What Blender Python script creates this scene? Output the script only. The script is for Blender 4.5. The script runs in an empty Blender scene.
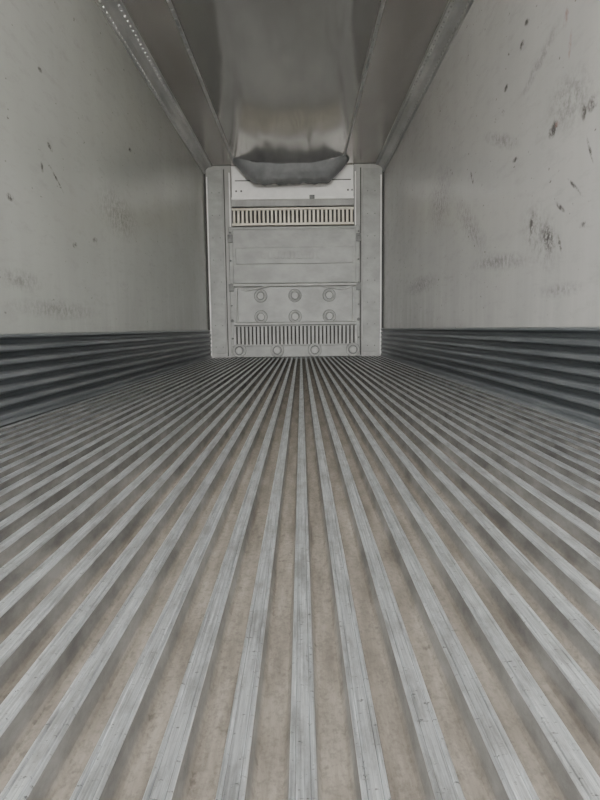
import bpy, bmesh, math, random
from mathutils import Vector, Matrix, noise
random.seed(4)
S=70.4; F=600.0; D=F/S; BACK=-2.2
CAMX=0.10; CAMZ=0.39
RC=Matrix.Rotation(math.atan(2/F),4,'Z')@Matrix.Rotation(math.pi/2-math.atan(71/F),4,'X')@Matrix.Rotation(math.radians(-0.7),4,'Z')
def ray(px,py): return (RC.to_3x3()@Vector((px-300,400-py,-F))).normalized()
def at_y(px,py,y):
    r=ray(px,py); t=y/r.y; return CAMX+r.x*t, CAMZ+r.z*t
XL=at_y(207,262,D)[0]; XR=at_y(383,262,D)[0]; HC=at_y(295,165.5,D)[1]
def X(px,y=None): return at_y(px,262,D if y is None else y)[0]
def Z(py,y=None): return at_y(295,py,D if y is None else y)[1]
scene=bpy.context.scene
def link(o,parent=None):
    scene.collection.objects.link(o)
    if parent: o.parent=parent
    return o
# ---------- materials ----------
def mat(name):
    m=bpy.data.materials.new(name); m.use_nodes=True
    nt=m.node_tree; b=nt.nodes['Principled BSDF']
    return m,nt,b
def N(nt,t,**k):
    n=nt.nodes.new(t)
    for a,v in k.items():
        if a=='inp':
            for i,x in v.items(): n.inputs[i].default_value=x
        else: setattr(n,a,v)
    return n
def noise_node(nt,scale3,sc=1.0,detail=6,rough=0.6,coord=None,loc=(0,0,0)):
    if coord is None:
        coord=N(nt,'ShaderNodeTexCoord').outputs['Object']
    mp=N(nt,'ShaderNodeMapping'); mp.inputs['Scale'].default_value=scale3; mp.inputs['Location'].default_value=loc
    nt.links.new(coord,mp.inputs['Vector'])
    n=N(nt,'ShaderNodeTexNoise'); n.inputs['Scale'].default_value=sc; n.inputs['Detail'].default_value=detail; n.inputs['Roughness'].default_value=rough
    nt.links.new(mp.outputs[0],n.inputs['Vector'])
    return n.outputs['Fac']
def ramp(nt,fac,stops):
    r=N(nt,'ShaderNodeValToRGB'); e=r.color_ramp.elements
    while len(e)<len(stops): e.new(0.5)
    for i,(p,c) in enumerate(stops):
        e[i].position=p; e[i].color=(c if len(c)==4 else (*c,1)) if not isinstance(c,(int,float)) else (c,c,c,1)
    nt.links.new(fac,r.inputs[0]); return r.outputs[0]
def mixc(nt,fac,a,b,mode='MIX'):
    m=N(nt,'ShaderNodeMix',data_type='RGBA',blend_type=mode)
    for s,v in ((0,fac),(6,a),(7,b)):
        if isinstance(v,(int,float)): m.inputs[s].default_value=v
        elif isinstance(v,tuple): m.inputs[s].default_value=(*v,1)
        else: nt.links.new(v,m.inputs[s])
    return m.outputs[2]
def math_(nt,op,a,b=None,clamp=False):
    m=N(nt,'ShaderNodeMath',operation=op,use_clamp=clamp)
    for s,v in ((0,a),(1,b)):
        if v is None: continue
        if isinstance(v,(int,float)): m.inputs[s].default_value=v
        else: nt.links.new(v,m.inputs[s])
    return m.outputs[0]
def bump(nt,b,h,strength=0.3,dist=0.01):
    n=N(nt,'ShaderNodeBump'); n.inputs['Strength'].default_value=strength; n.inputs['Distance'].default_value=dist
    nt.links.new(h,n.inputs['Height']); nt.links.new(n.outputs[0],b.inputs['Normal'])
def simple(name,c1,c2,rough=0.4,metal=0.0,sc=(6,6,6),bs=0.15,lo=0.35,hi=0.65,detail=6,spec=0.5):
    m,nt,b=mat(name)
    f=noise_node(nt,sc,detail=detail)
    nt.links.new(ramp(nt,f,[(lo,c1),(hi,c2)]),b.inputs['Base Color'])
    b.inputs['Roughness'].default_value=rough; b.inputs['Metallic'].default_value=metal
    b.inputs['Specular IOR Level'].default_value=spec
    if bs>0: bump(nt,b,f,bs,0.01)
    return m

def wall_mat(name,marks,smears,reds=(),c1=(0.56,0.565,0.54),c2=(0.66,0.66,0.64)):
    m,nt,b=mat(name)
    co=N(nt,'ShaderNodeTexCoord').outputs['Object']
    big=noise_node(nt,(1,0.5,0.9),1.2,3,0.5,co)
    base=ramp(nt,big,[(0.2,c1),(0.8,c2)])
    st=noise_node(nt,(1,3,0.4),2.0,5,0.6,co,(3,1,2))
    base=mixc(nt,math_(nt,'MULTIPLY',ramp(nt,st,[(0.4,0),(0.8,1)]),0.15),base,(0.33,0.32,0.29))
    sp=noise_node(nt,(1,0.8,1.5),26,2,0.5,co,(9,3,1))
    base=mixc(nt,ramp(nt,sp,[(0.725,0),(0.77,0.8)]),base,(0.14,0.13,0.12))
    hs=noise_node(nt,(1,1.0,4),5,8,0.75,co,(1,7,4))
    base=mixc(nt,math_(nt,'MULTIPLY',ramp(nt,hs,[(0.52,0),(0.78,1)]),0.35),base,(0.24,0.23,0.22))
    sep=N(nt,'ShaderNodeSeparateXYZ'); nt.links.new(co,sep.inputs[0])
    low=N(nt,'ShaderNodeMapRange',inp={1:0.35,2:1.0,3:0.35,4:0.0}); nt.links.new(sep.outputs[2],low.inputs[0])
    base=mixc(nt,math_(nt,'MULTIPLY',low.outputs[0],ramp(nt,st,[(0.35,0.2),(0.6,1)])),base,(0.32,0.33,0.32))
    grit=noise_node(nt,(1,3,3),9,8,0.85,co,(5,5,5))
    def blob(y,z,ry,rz,ang,amt,soft,col):
        nonlocal base
        mp=N(nt,'ShaderNodeMapping',vector_type='TEXTURE'); nt.links.new(co,mp.inputs[0])
        mp.inputs['Location'].default_value=(0,y,z); mp.inputs['Rotation'].default_value=(math.radians(ang),0,0)
        mp.inputs['Scale'].default_value=(1000,ry,rz)
        ln=N(nt,'ShaderNodeVectorMath',operation='LENGTH'); nt.links.new(mp.outputs[0],ln.inputs[0])
        d=math_(nt,'SUBTRACT',1.0,ln.outputs['Value'],True)
        g=math_(nt,'MULTIPLY_ADD',grit,4.0); nt.nodes[-1].inputs[2].default_value=-1.75
        v=math_(nt,'MULTIPLY',math_(nt,'MULTIPLY',d,g,True),soft,True)
        base=mixc(nt,math_(nt,'MULTIPLY',v,amt),base,col)
    for k in marks: blob(*k,0.85,4.0,(0.07,0.065,0.06))
    for k in smears: blob(*k,0.5,2.2,(0.12,0.115,0.11))
    for k in reds: blob(*k,0.55,3.0,(0.30,0.12,0.10))
    nt.links.new(base,b.inputs['Base Color'])
    b.inputs['Roughness'].default_value=0.25
    b.inputs['Specular IOR Level'].default_value=0.85
    dent=noise_node(nt,(1,1.0,1.0),1.4,1,0.3,co,(2,8,5))
    bump(nt,b,dent,0.25,0.03)
    return m
def rw(px,py):
    r=ray(px,py); t=(XR-CAMX)/r.x; return r.y*t,CAMZ+r.z*t
def lw(px,py):
    r=ray(px,py); t=(XL-CAMX)/r.x; return r.y*t,CAMZ+r.z*t
rm=[(*rw(592,104),0.05,0.035,15),(*rw(584,112),0.025,0.04,0),(*rw(553,130),0.06,0.04,-8),(*rw(506,88),0.04,0.022,0),
    (*rw(503,113),0.04,0.02,20),(*rw(560,207),0.07,0.014,30),(*rw(575,187),0.10,0.011,35),(*rw(531,228),0.03,0.10,10),
    (*rw(548,238),0.10,0.06,40),(*rw(522,45),0.04,0.025,0),(*rw(472,178),0.07,0.022,50),(*rw(590,150),0.08,0.011,60),(*rw(515,160),0.05,0.015,0),
    (*rw(527,22),0.04,0.02,10),(*rw(560,245),0.06,0.015,60),(*rw(583,225),0.04,0.015,0)]
rs=[(*rw(540,235),0.35,0.16,30),(*rw(500,262),0.6,0.06,5),(*rw(470,225),0.6,0.12,30),(*rw(440,200),0.5,0.3,0),(*rw(570,100),0.3,0.15,10),(*rw(420,285),0.9,0.1,0),(*rw(560,290),0.3,0.04,0),(*rw(490,262),0.5,0.03,0),(*rw(500,140),0.4,0.05,20),(*rw(540,60),0.3,0.05,-20)]
rr=[(*rw(557,124),0.03,0.018,0),(*rw(566,18),0.03,0.05,20),(*rw(570,45),0.02,0.07,10)]
lm=[(*lw(50,147),0.04,0.02,-20),(*lw(56,178),0.12,0.012,-30),(*lw(10,197),0.04,0.02,0),(*lw(40,70),0.03,0.015,0),(*lw(130,150),0.06,0.02,10),(*lw(95,240),0.05,0.02,10),(*lw(42,167),0.02,0.03,10),(*lw(75,245),0.04,0.02,10)]
ls=[(*lw(20,280),0.3,0.06,0),(*lw(120,215),0.6,0.2,0),(*lw(60,310),0.7,0.06,0)]
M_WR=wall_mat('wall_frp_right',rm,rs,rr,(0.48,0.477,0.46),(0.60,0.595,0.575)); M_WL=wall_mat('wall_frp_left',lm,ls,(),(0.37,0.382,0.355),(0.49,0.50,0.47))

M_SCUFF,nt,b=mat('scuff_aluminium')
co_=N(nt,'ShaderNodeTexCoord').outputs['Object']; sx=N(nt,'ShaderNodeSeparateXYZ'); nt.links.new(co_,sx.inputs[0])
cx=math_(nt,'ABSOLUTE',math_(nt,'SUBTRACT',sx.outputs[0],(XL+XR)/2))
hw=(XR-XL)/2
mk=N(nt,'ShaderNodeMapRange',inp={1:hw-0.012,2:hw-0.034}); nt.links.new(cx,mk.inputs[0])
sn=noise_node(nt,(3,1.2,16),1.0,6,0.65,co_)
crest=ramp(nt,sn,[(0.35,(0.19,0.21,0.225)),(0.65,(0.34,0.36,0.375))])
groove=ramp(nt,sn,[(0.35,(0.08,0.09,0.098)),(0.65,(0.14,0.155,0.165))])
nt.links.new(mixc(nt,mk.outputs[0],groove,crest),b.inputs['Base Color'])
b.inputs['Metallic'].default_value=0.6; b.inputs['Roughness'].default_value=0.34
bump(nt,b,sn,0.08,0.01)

M_POST=simple('post_paint',(0.26,0.26,0.25),(0.36,0.36,0.345),0.46,0.0,(5,5,2),spec=0.4)
M_PANEL=simple('bulkhead_paint',(0.245,0.253,0.24),(0.33,0.338,0.322),0.46,0.0,(4,4,6),spec=0.4)
M_BOSS=simple('boss_paint',(0.32,0.325,0.31),(0.40,0.405,0.39),0.5,0.0,(8,8,8),spec=0.4)
M_RING=simple('dark_paint',(0.10,0.103,0.10),(0.16,0.165,0.16),0.5,0.1,(9,9,9))  # dark tone for small hardware and the painted groove shade behind bosses
M_BRIGHT=simple('bright_metal',(0.76,0.755,0.73),(0.86,0.855,0.83),0.35,0.0,(6,6,6))
M_DARK=simple('dark_void',(0.03,0.03,0.03),(0.06,0.06,0.055),0.7,0,(6,6,6))
M_SLAT=simple('slat_cream',(0.46,0.43,0.35),(0.60,0.57,0.48),0.4,0.1,(6,6,6))
M_CHUTE=simple('chute_vinyl',(0.42,0.41,0.395),(0.52,0.51,0.495),0.15,0.9,(2.0,0.6,1),0.12,detail=4)
M_BAG=simple('collar_fabric',(0.13,0.135,0.14),(0.21,0.215,0.22),0.42,0,(4,4,4),0.15,detail=3)
M_CEIL=simple('ceiling_liner',(0.40,0.375,0.355),(0.50,0.475,0.455),0.24,0.7,(3,0.8,1),0.1,detail=3)
M_RAIL=simple('rail_metal',(0.34,0.345,0.34),(0.50,0.50,0.49),0.33,0.6,(4,1.5,4))
M_GROUND=simple('concrete_yard',(0.50,0.49,0.47),(0.6,0.59,0.57),0.9,0,(1,1,1))

def floor_mat():
    m,nt,b=mat('aluminium_t_floor')
    co=N(nt,'ShaderNodeTexCoord').outputs['Object']
    sep=N(nt,'ShaderNodeSeparateXYZ'); nt.links.new(co,sep.inputs[0])
    fine=noise_node(nt,(90,1.6,1),3.5,8,0.75,co)
    blot=noise_node(nt,(14,4,1),2.5,6,0.7,co,(4,4,4))
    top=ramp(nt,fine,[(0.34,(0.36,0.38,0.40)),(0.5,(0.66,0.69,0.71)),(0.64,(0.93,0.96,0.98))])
    top=mixc(nt,ramp(nt,blot,[(0.46,0),(0.64,0.6)]),top,(0.26,0.26,0.255))
    nick=noise_node(nt,(30,60,1),3.0,4,0.7,co,(4,9,4))
    top=mixc(nt,ramp(nt,nick,[(0.60,0),(0.67,0.8)]),top,(0.10,0.10,0.10))
    dn=noise_node(nt,(12,1.8,4),3.0,8,0.7,co,(8,1,2))
    dirt=ramp(nt,dn,[(0.32,(0.125,0.11,0.092)),(0.5,(0.225,0.202,0.172)),(0.70,(0.33,0.302,0.262))])
    gr=noise_node(nt,(1,0.7,1),150,3,0.7,co,(1,1,2))
    dirt=mixc(nt,ramp(nt,gr,[(0.46,0),(0.66,0.5)]),dirt,(0.09,0.08,0.07))
    pit=noise_node(nt,(1,0.7,1),60,3,0.6,co,(6,1,2))
    dirt=mixc(nt,ramp(nt,pit,[(0.62,0),(0.70,0.55)]),dirt,(0.07,0.06,0.052))
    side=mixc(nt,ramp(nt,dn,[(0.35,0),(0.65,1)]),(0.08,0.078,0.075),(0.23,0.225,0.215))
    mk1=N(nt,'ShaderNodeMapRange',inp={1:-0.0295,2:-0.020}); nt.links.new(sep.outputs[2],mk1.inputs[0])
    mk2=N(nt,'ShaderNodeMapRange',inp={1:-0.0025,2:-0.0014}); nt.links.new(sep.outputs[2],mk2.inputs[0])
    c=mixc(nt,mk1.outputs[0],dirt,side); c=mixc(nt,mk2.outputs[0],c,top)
    nt.links.new(c,b.inputs['Base Color'])
    nt.links.new(math_(nt,'MULTIPLY',mk2.outputs[0],0.75),b.inputs['Metallic'])
    r=N(nt,'ShaderNodeMapRange',inp={3:0.8,4:0.28}); nt.links.new(mk2.outputs[0],r.inputs[0])
    nt.links.new(r.outputs[0],b.inputs['Roughness'])
    bump(nt,b,gr,0.3,0.002)
    return m
M_FLOOR=floor_mat()

# ---------- geometry helpers ----------
def newobj(name,bm,mats,parent=None,smooth=False,bevel=0):
    me=bpy.data.meshes.new(name); bmesh.ops.recalc_face_normals(bm,faces=bm.faces)
    bm.to_mesh(me); bm.free()
    for mm in (mats if isinstance(mats,list) else [mats]): me.materials.append(mm)
    if smooth:
        for p in me.polygons: p.use_smooth=True
    o=bpy.data.objects.new(name,me); link(o,parent)
    if bevel:
        md=o.modifiers.new('bevel','BEVEL'); md.width=bevel; md.segments=2; md.limit_method='ANGLE'
    return o
def box(bm,x0,x1,y0,y1,z0,z1,mi=0):
    r=bmesh.ops.create_cube(bm,size=1)
    for v in r['verts']:
        v.co=Vector((x0+(v.co.x+.5)*(x1-x0),y0+(v.co.y+.5)*(y1-y0),z0+(v.co.z+.5)*(z1-z0)))
def extrude_profile(bm,pts,ys,closed=True):
    rows=[[bm.verts.new((p[0],y,p[1])) for p in pts] for y in ys]
    n=len(pts)
    for a,b_ in zip(rows,rows[1:]):
        for i in range(n if closed else n-1):
            bm.faces.new((a[i],a[(i+1)%n],b_[(i+1)%n],b_[i]))
    if closed:
        bm.faces.new(rows[0]); bm.faces.new(rows[-1][::-1])
def disc(bm,cx,y,cz,r,h,seg=24,taper=0.8):
    a=[bm.verts.new((cx+r*math.cos(t),y,cz+r*math.sin(t))) for t in [2*math.pi*i/seg for i in range(seg)]]
    b_=[bm.verts.new((cx+r*taper*math.cos(t),y-h,cz+r*taper*math.sin(t))) for t in [2*math.pi*i/seg for i in range(seg)]]
    bm.faces.new(a); bm.faces.new(b_[::-1])
    for i in range(seg): bm.faces.new((a[i],a[(i+1)%seg],b_[(i+1)%seg],b_[i]))
def ring(bm,cx,y,cz,R,r,seg=28,cs=8):
    rows=[]
    for i in range(seg):
        a=2*math.pi*i/seg
        rows.append([bm.verts.new((cx+(R+r*math.cos(b))*math.cos(a),y-r*math.sin(b),cz+(R+r*math.cos(b))*math.sin(a))) for b in [2*math.pi*j/cs for j in range(cs)]])
    for i in range(seg):
        for j in range(cs):
            bm.faces.new((rows[i][j],rows[(i+1)%seg][j],rows[(i+1)%seg][(j+1)%cs],rows[i][(j+1)%cs]))
def rivet(bm,p,axis,r=0.009):
    res=bmesh.ops.create_icosphere(bm,subdivisions=1,radius=r)
    for v in res['verts']: v.co=v.co+Vector(p)

# ---------- floor ----------
P=0.0615; half=0.0120; dz=-0.030
bm=bmesh.new()
x0=CAMX-0.003
ks=[k for k in range(-30,30) if XL+0.035<x0+k*P<XR-0.035]
pts=[(XL,-0.10),(XL,0.0),(XL+0.008,0.0),(XL+0.010,dz)]
for k in ks:
    c=x0+k*P
    pts+=[(c-half-0.0060,dz),(c-half-0.0025,dz+0.005),(c-half+0.0018,-0.007),(c-half-0.0006,-0.0045),(c-half,-0.0006),(c-half+0.0008,0),
          (c-half+0.0042,0),(c-half+0.0052,-0.0024),(c-half+0.0062,0.0),
          (c+half-0.0062,0.0),(c+half-0.0052,-0.0024),(c+half-0.0042,0),
          (c+half-0.0008,0),(c+half,-0.0006),(c+half+0.0006,-0.0045),(c+half-0.0018,-0.007),(c+half+0.0025,dz+0.005),(c+half+0.0060,dz)]
pts+=[(XR-0.010,dz),(XR-0.008,0.0),(XR,0.0),(XR,-0.10)]
extrude_profile(bm,pts,[BACK,D/2,D])
newobj('floor',bm,M_FLOOR)

# ---------- walls ----------
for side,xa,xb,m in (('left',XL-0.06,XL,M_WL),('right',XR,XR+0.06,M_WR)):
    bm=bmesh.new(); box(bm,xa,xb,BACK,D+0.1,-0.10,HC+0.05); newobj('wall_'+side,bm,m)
bm=bmesh.new(); box(bm,XL,XR,D,D+0.1,-0.1,HC); newobj('wall_front',bm,M_POST)
bm=bmesh.new(); box(bm,XL,XR,BACK,D+0.1,HC,HC+0.05); newobj('ceiling',bm,M_CEIL)

# ---------- corrugated scuff bands ----------
def scuff(name,side):
    bm=bmesh.new(); s=1 if side=='left' else -1; xw=XL if side=='left' else XR
    top=0.385; pr=[(0.0,top),(0.024,top),(0.032,top-0.004),(0.032,top-0.014)]
    n=6; h=(top-0.018-0.02)/n; z=top-0.018
    for i in range(n):
        pr+=[(0.006,z-0.008),(0.006,z-h*0.46),(0.030,z-h*0.58),(0.036,z-h*0.66),(0.036,z-h*0.90),(0.030,z-h)]
        z-=h
    pr+=[(0.030,0.01),(0.034,0.001),(-0.01,0.001)]
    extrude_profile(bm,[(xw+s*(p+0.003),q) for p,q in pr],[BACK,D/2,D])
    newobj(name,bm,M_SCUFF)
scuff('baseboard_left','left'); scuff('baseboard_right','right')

# ---------- ceiling corner rails with rivets ----------
idx=1
for s,xw in ((1,XL),(-1,XR)):
    bm=bmesh.new()
    pr=[(0,0),(0,-0.11),(0.010,-0.11),(0.015,-0.10),(0.015,-0.075),(0.04,-0.040),(0.07,-0.022),(0.105,-0.022),(0.112,-0.014),(0.112,0)]
    extrude_profile(bm,[(xw+s*p,HC+q) for p,q in pr],[BACK,D/2,D])
    y=BACK+0.05
    while y<D-0.03:
        rivet(bm,(xw+s*0.088,y,HC-0.024),0,0.010); rivet(bm,(xw+s*0.015,y+0.03,HC-0.088),0,0.009); y+=0.07
    newobj('trim_%d'%idx,bm,M_RAIL); idx+=1
for xs in (-0.77,0.69):
    bm=bmesh.new(); extrude_profile(bm,[(xs-0.014,HC),(xs-0.012,HC-0.010),(xs+0.012,HC-0.010),(xs+0.014,HC)],[BACK,D-0.1])
    y=BACK+0.05
    while y<D-0.2:
        rivet(bm,(xs,y,HC-0.010),0,0.011); y+=0.12
    newobj('trim_%d'%idx,bm,M_RAIL); idx+=1

# ---------- air chute ----------
chute=bpy.data.objects.new('air_chute',None); link(chute)
bm=bmesh.new(); nu=48; nv=120; rows=[]
ya,yb=BACK,D-0.40
for j in range(nv+1):
    v=j/nv; y=ya+(yb-ya)*v
    t=max(0,(y-(yb-0.8))/0.8); sag=0.05+0.04*t*t
    row=[]
    for i in range(nu+1):
        u=-1+2*i/nu; x=-0.04+u*0.70
        prof=(1-abs(u)**2.4)
        w=noise.noise(Vector((x*3,y*0.7,3.1)))*0.012+noise.noise(Vector((x*7,y*1.2,7.1)))*0.004
        row.append(bm.verts.new((x,y,HC-0.008-sag*prof-abs(w)*prof*1.2)))
    rows.append(row)
for a,b_ in zip(rows,rows[1:]):
    for i in range(nu): bm.faces.new((a[i],a[i+1],b_[i+1],b_[i]))
newobj('liner',bm,M_CHUTE,chute,True)
bm=bmesh.new(); rows=[]; nu=80
secs=[(D-0.48,0.71,0.06),(D-0.43,0.74,0.18),(D-0.38,0.76,0.26),(D-0.32,0.77,0.295),(D-0.26,0.775,0.305),(D-0.20,0.77,0.29),(D-0.17,0.76,0.25)]
secs2=[]
for a,b_ in zip(secs,secs[1:]):
    for q in range(5):
        t=q/5; secs2.append(tuple(a[k]*(1-t)+b_[k]*t for k in range(3)))
secs2.append(secs[-1])
for y,w,h in secs2:
    row=[]
    for i in range(nu+1):
        u=-1+2*i/nu; x=u*w-0.01
        au=abs(u); prof=(1-((au-0.60)/0.40)**1.3) if au>0.60 else 1
        fold=0.006*math.sin(u*23+y*6)+0.003*math.sin(u*51)
        nz=noise.noise(Vector((x*4,y*4,1.3)))*0.02+noise.noise(Vector((x*11,y*7,4.3)))*0.010+fold
        row.append(bm.verts.new((x,y+nz*0.6,HC-0.004-(h+nz)*max(prof,0.0))))
    rows.append(row)
for a,b_ in zip(rows,rows[1:]):
    for i in range(nu): bm.faces.new((a[i],a[i+1],b_[i+1],b_[i]))
o=newobj('collar',bm,M_BAG,chute,True)
o.modifiers.new('sol','SOLIDIFY').thickness=0.006

# ---------- front corner posts ----------
PF=0.05
xpl,xpr=X(233,D-PF),X(354,D-PF)
def post(x0,x1,inner):
    bm=bmesh.new(); yf=D-PF
    box(bm,x0,x1,yf,D-0.001,0.0,HC-0.002)
    o=newobj('corner_post',bm,M_POST,bevel=0.006)
    a,b2=(x0+0.055,x1-0.12) if inner>0 else (x0+0.12,x1-0.055)
    bm=bmesh.new(); box(bm,a,b2,yf-0.012,yf,0.06,HC-0.06)
    newobj('cover_plate',bm,M_PANEL,o,bevel=0.004)
    bm=bmesh.new()
    xe=(x0+0.028) if inner>0 else (x1-0.044)
    box(bm,xe,xe+0.014,yf-0.016,yf,0.02,HC-0.15)
    xe2=(x1-0.030) if inner>0 else (x0+0.012)
    box(bm,xe2,xe2+0.014,yf-0.016,yf,0.02,HC-0.1)
    newobj('edge_strip',bm,M_BRIGHT,o,bevel=0.002)
    bm=bmesh.new(); xg=(x1-0.105) if inner>0 else (x0+0.085)
    box(bm,xg,xg+0.014,yf-0.002,yf,0.02,HC-0.05)
    xg=(x0+0.002) if inner>0 else (x1-0.022)
    box(bm,xg,xg+0.020,yf-0.002,yf,0.39,HC-0.05)
    newobj('gap_seal',bm,M_DARK,o)
    bm=bmesh.new(); z=0.15
    while z<HC-0.15:
        disc(bm,(a+b2)/2-0.05,yf-0.012,z,0.008,0.006,10); disc(bm,(a+b2)/2+0.05,yf-0.012,z,0.008,0.006,10); z+=0.3
    newobj('screws',bm,M_RING,o)
post(XL+0.001,xpl,1); post(xpr,XR-0.001,-1)

# ---------- evaporator section ----------
ev=bpy.data.objects.new('evaporator_unit',None); link(ev)
xa,xb=xpl+0.004,xpr-0.004
yl=D-0.09
bm=bmesh.new(); box(bm,xa,xb,D-0.03,D-0.001,Z(200),HC-0.005); newobj('back_sheet',bm,M_BRIGHT,ev,bevel=0.004)
bm=bmesh.new(); box(bm,xa,xb,yl,D-0.001,Z(206,yl),Z(199,yl)); newobj('ledge',bm,M_POST,ev,bevel=0.005)
bm=bmesh.new(); box(bm,xa,xb,yl-0.02,yl+0.02,Z(199.2,yl),Z(197,yl)); newobj('ledge_lip',bm,M_BRIGHT,ev,bevel=0.004)
bm=bmesh.new(); box(bm,xa,xb,D-0.02,D-0.002,Z(228),Z(206)); newobj('grille_back',bm,M_DARK,ev)
bm=bmesh.new(); n=29
for i in range(n):
    c=xa+0.03+(xb-xa-0.06)*i/(n-1); box(bm,c-0.015,c+0.015,D-0.07,D-0.02,Z(224),Z(210))
box(bm,xa,xb,D-0.08,D-0.02,Z(210.5),Z(208.6)); box(bm,xa,xb,D-0.08,D-0.02,Z(226),Z(223.6))
newobj('grille_slats',bm,M_SLAT,ev,bevel=0.004)
bm=bmesh.new(); box(bm,X(310),X(315),yl-0.035,yl-0.021,Z(199.5,yl),Z(195.5,yl)); newobj('latch',bm,M_RING,ev,bevel=0.004)
bm=bmesh.new(); 
for a_,b_ in ((237,256),(331,351)):
    box(bm,X(a_),X(b_),D-0.036,D-0.03,Z(181.2),Z(180.2)); 
for px in (238,243,348,352): disc(bm,X(px),D-0.03,Z(191),0.014,0.01,12)
newobj('seams_and_bolts',bm,M_RING,ev)

# ---------- bulkhead panel ----------
bp=bpy.data.objects.new('bulkhead_panel',None); link(bp)
yb0=D-0.095; yf=D-0.15
def BX(px): return X(px,yf)
def BZ(py): return Z(py,yf)
x0,x1=BX(229),BX(360)
bm=bmesh.new(); box(bm,x0,x1,yf,yb0,0.005,BZ(226)); newobj('base_plate',bm,M_PANEL,bp,bevel=0.012)
bm=bmesh.new()
box(bm,BX(233),BX(356),yf-0.020,yf,BZ(283),BZ(229))
box(bm,BX(236),BX(353),yf-0.040,yf-0.018,BZ(264),BZ(247.5))
newobj('upper_plate',bm,M_PANEL,bp,bevel=0.009)
bm=bmesh.new(); x=262
for wpx in (6,5,6,5,5,3,6,5,6,5):
    box(bm,BX(x),BX(x+wpx-1.5),yf-0.055,yf-0.039,BZ(259),BZ(252)); x+=wpx+0.8
newobj('raised_mark',bm,M_PANEL,bp,bevel=0.003)
bm=bmesh.new()
def ridge(pa,pb,w=0.03,h=0.03):
    a=Vector((BX(pa[0]),0,BZ(pa[1]))); b_=Vector((BX(pb[0]),0,BZ(pb[1])))
    d=(b_-a).normalized(); nn=Vector((-d.z,0,d.x))*w/2
    q=[a+nn,b_+nn,b_-nn,a-nn]; q2=[a+nn*.5,b_+nn*.5,b_-nn*.5,a-nn*.5]
    v0=[bm.verts.new((p.x,yf+0.001,p.z)) for p in q]; v1=[bm.verts.new((p.x,yf-h,p.z)) for p in q2]
    bm.faces.new(v1); bm.faces.new(v0[::-1])
    for i in range(4): bm.faces.new((v0[i],v0[(i+1)%4],v1[(i+1)%4],v1[i]))
ridge((233,285),(356,285),0.05,0.065)
ridge((236,286),(246,290)); ridge((353,286),(343,290)); ridge((246,290),(268,286)); ridge((343,290),(321,286))
ridge((233,323.5),(356,323.5),0.05,0.065)
ridge((236,288),(236,322)); ridge((353,288),(353,322))
newobj('pressed_ribs',bm,M_BOSS,bp)
bm=bmesh.new(); bm2=bmesh.new()
for px in (260,294.5,329):
    for py in (295.5,316.5):
        disc(bm2,BX(px),yf,BZ(py),0.092,0.004,32,0.98)
        ring(bm,BX(px),yf-0.004,BZ(py),0.068,0.014); disc(bm,BX(px),yf-0.004,BZ(py),0.046,0.02,28,0.9)
for px in (237.5,276,314,352.5):
    disc(bm2,BX(px),yf-0.03,BZ(350),0.096,0.004,32,0.98)
    ring(bm,BX(px),yf-0.034,BZ(350),0.078,0.014); disc(bm,BX(px),yf-0.034,BZ(350),0.048,0.02,24,0.85)
newobj('round_bosses',bm,M_BOSS,bp); newobj('boss_groove_shade',bm2,M_RING,bp)  # flat dark discs paint the groove shade around each boss
bm=bmesh.new(); box(bm,BX(232),BX(357),yf-0.006,yf,BZ(344),BZ(326)); newobj('lower_grille_back',bm,M_DARK,bp)
bm=bmesh.new(); n=32
for i in range(n):
    c=BX(233.5)+(BX(355.5)-BX(233.5))*i/(n-1); box(bm,c-0.0165,c+0.0165,yf-0.035,yf-0.004,BZ(344.5),BZ(326))
newobj('lower_grille_slats',bm,M_BOSS,bp,bevel=0.005)
bm=bmesh.new(); box(bm,x0,x1,yf-0.03,yf,0.006,BZ(345.5)); newobj('bottom_rail',bm,M_PANEL,bp,bevel=0.010)
bm=bmesh.new()
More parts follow.
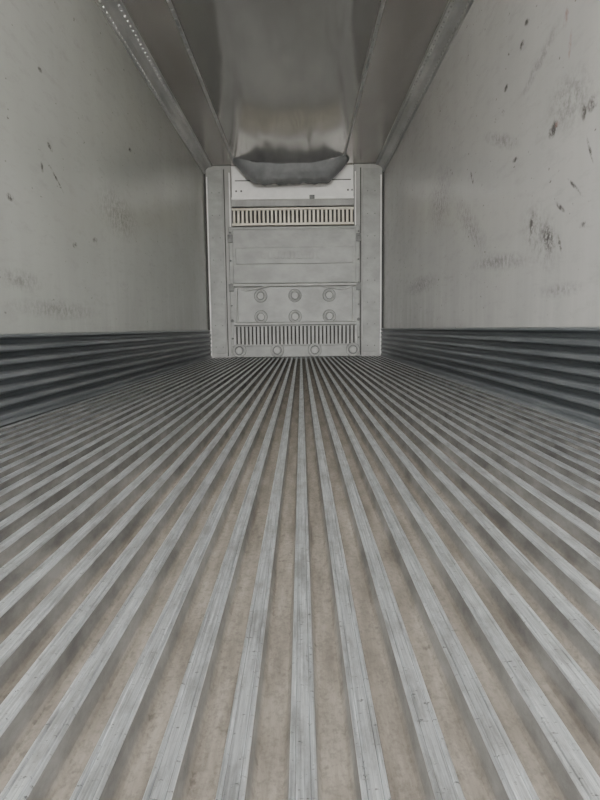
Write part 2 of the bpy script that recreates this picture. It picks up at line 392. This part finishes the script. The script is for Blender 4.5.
for px in (230.8,358.4):
    for py in (232,236,260,284,290,305,320,338):
        disc(bm,BX(px),yf,BZ(py),0.024 if py in(236,284,320) else 0.014,0.03,16,0.8)
    for py in (238,287):
        box(bm,BX(px)-0.035,BX(px)+0.035,yf-0.022,yf,BZ(py+4),BZ(py-4))
newobj('side_fasteners',bm,M_RING,bp,bevel=0.003)

# ---------- outside ----------
bm=bmesh.new(); box(bm,-40,40,-60,BACK-0.3,-1.35,-1.25); newobj('ground',bm,M_GROUND)

# ---------- light ----------
w=bpy.data.worlds.new('sky'); scene.world=w; w.use_nodes=True
nt=w.node_tree; bg=nt.nodes['Background']
tc=N(nt,'ShaderNodeTexCoord'); sp=N(nt,'ShaderNodeSeparateXYZ'); nt.links.new(tc.outputs['Generated'],sp.inputs[0])
mr=N(nt,'ShaderNodeMapRange',inp={1:-0.8,2:0.8,3:1.35,4:0.65}); nt.links.new(sp.outputs[0],mr.inputs[0])
mz=N(nt,'ShaderNodeMapRange',inp={1:0.0,2:0.9,3:1.25,4:0.55}); nt.links.new(sp.outputs[2],mz.inputs[0])
nt.links.new(math_(nt,'MULTIPLY',math_(nt,'MULTIPLY',mr.outputs[0],mz.outputs[0]),28.0),bg.inputs[1])
bg.inputs[0].default_value=(1.0,0.985,0.96,1)
al=bpy.data.lights.new('doorway_portal','AREA'); al.shape='RECTANGLE'; al.size=XR-XL; al.size_y=HC
al.cycles.is_portal=True
ao=bpy.data.objects.new('doorway_portal',al); link(ao); ao.location=((XL+XR)/2,BACK-0.01,HC/2); ao.rotation_euler=(math.pi/2,0,0)
sl=bpy.data.lights.new('sun','SUN'); sl.energy=38; sl.angle=0.03; sl.color=(1,0.97,0.92)
so=bpy.data.objects.new('sun',sl); link(so); so.location=(0,6,12)
so.rotation_euler=Vector((0.25,-0.45,-1.0)).normalized().to_track_quat('-Z','Y').to_euler()

# ---------- camera ----------
cam=bpy.data.cameras.new('camera'); cam.lens=F/800*36; cam.sensor_width=36; cam.clip_start=0.02
co=bpy.data.objects.new('camera',cam); link(co)
co.matrix_world=Matrix.Translation((CAMX,0,CAMZ))@RC
scene.camera=co
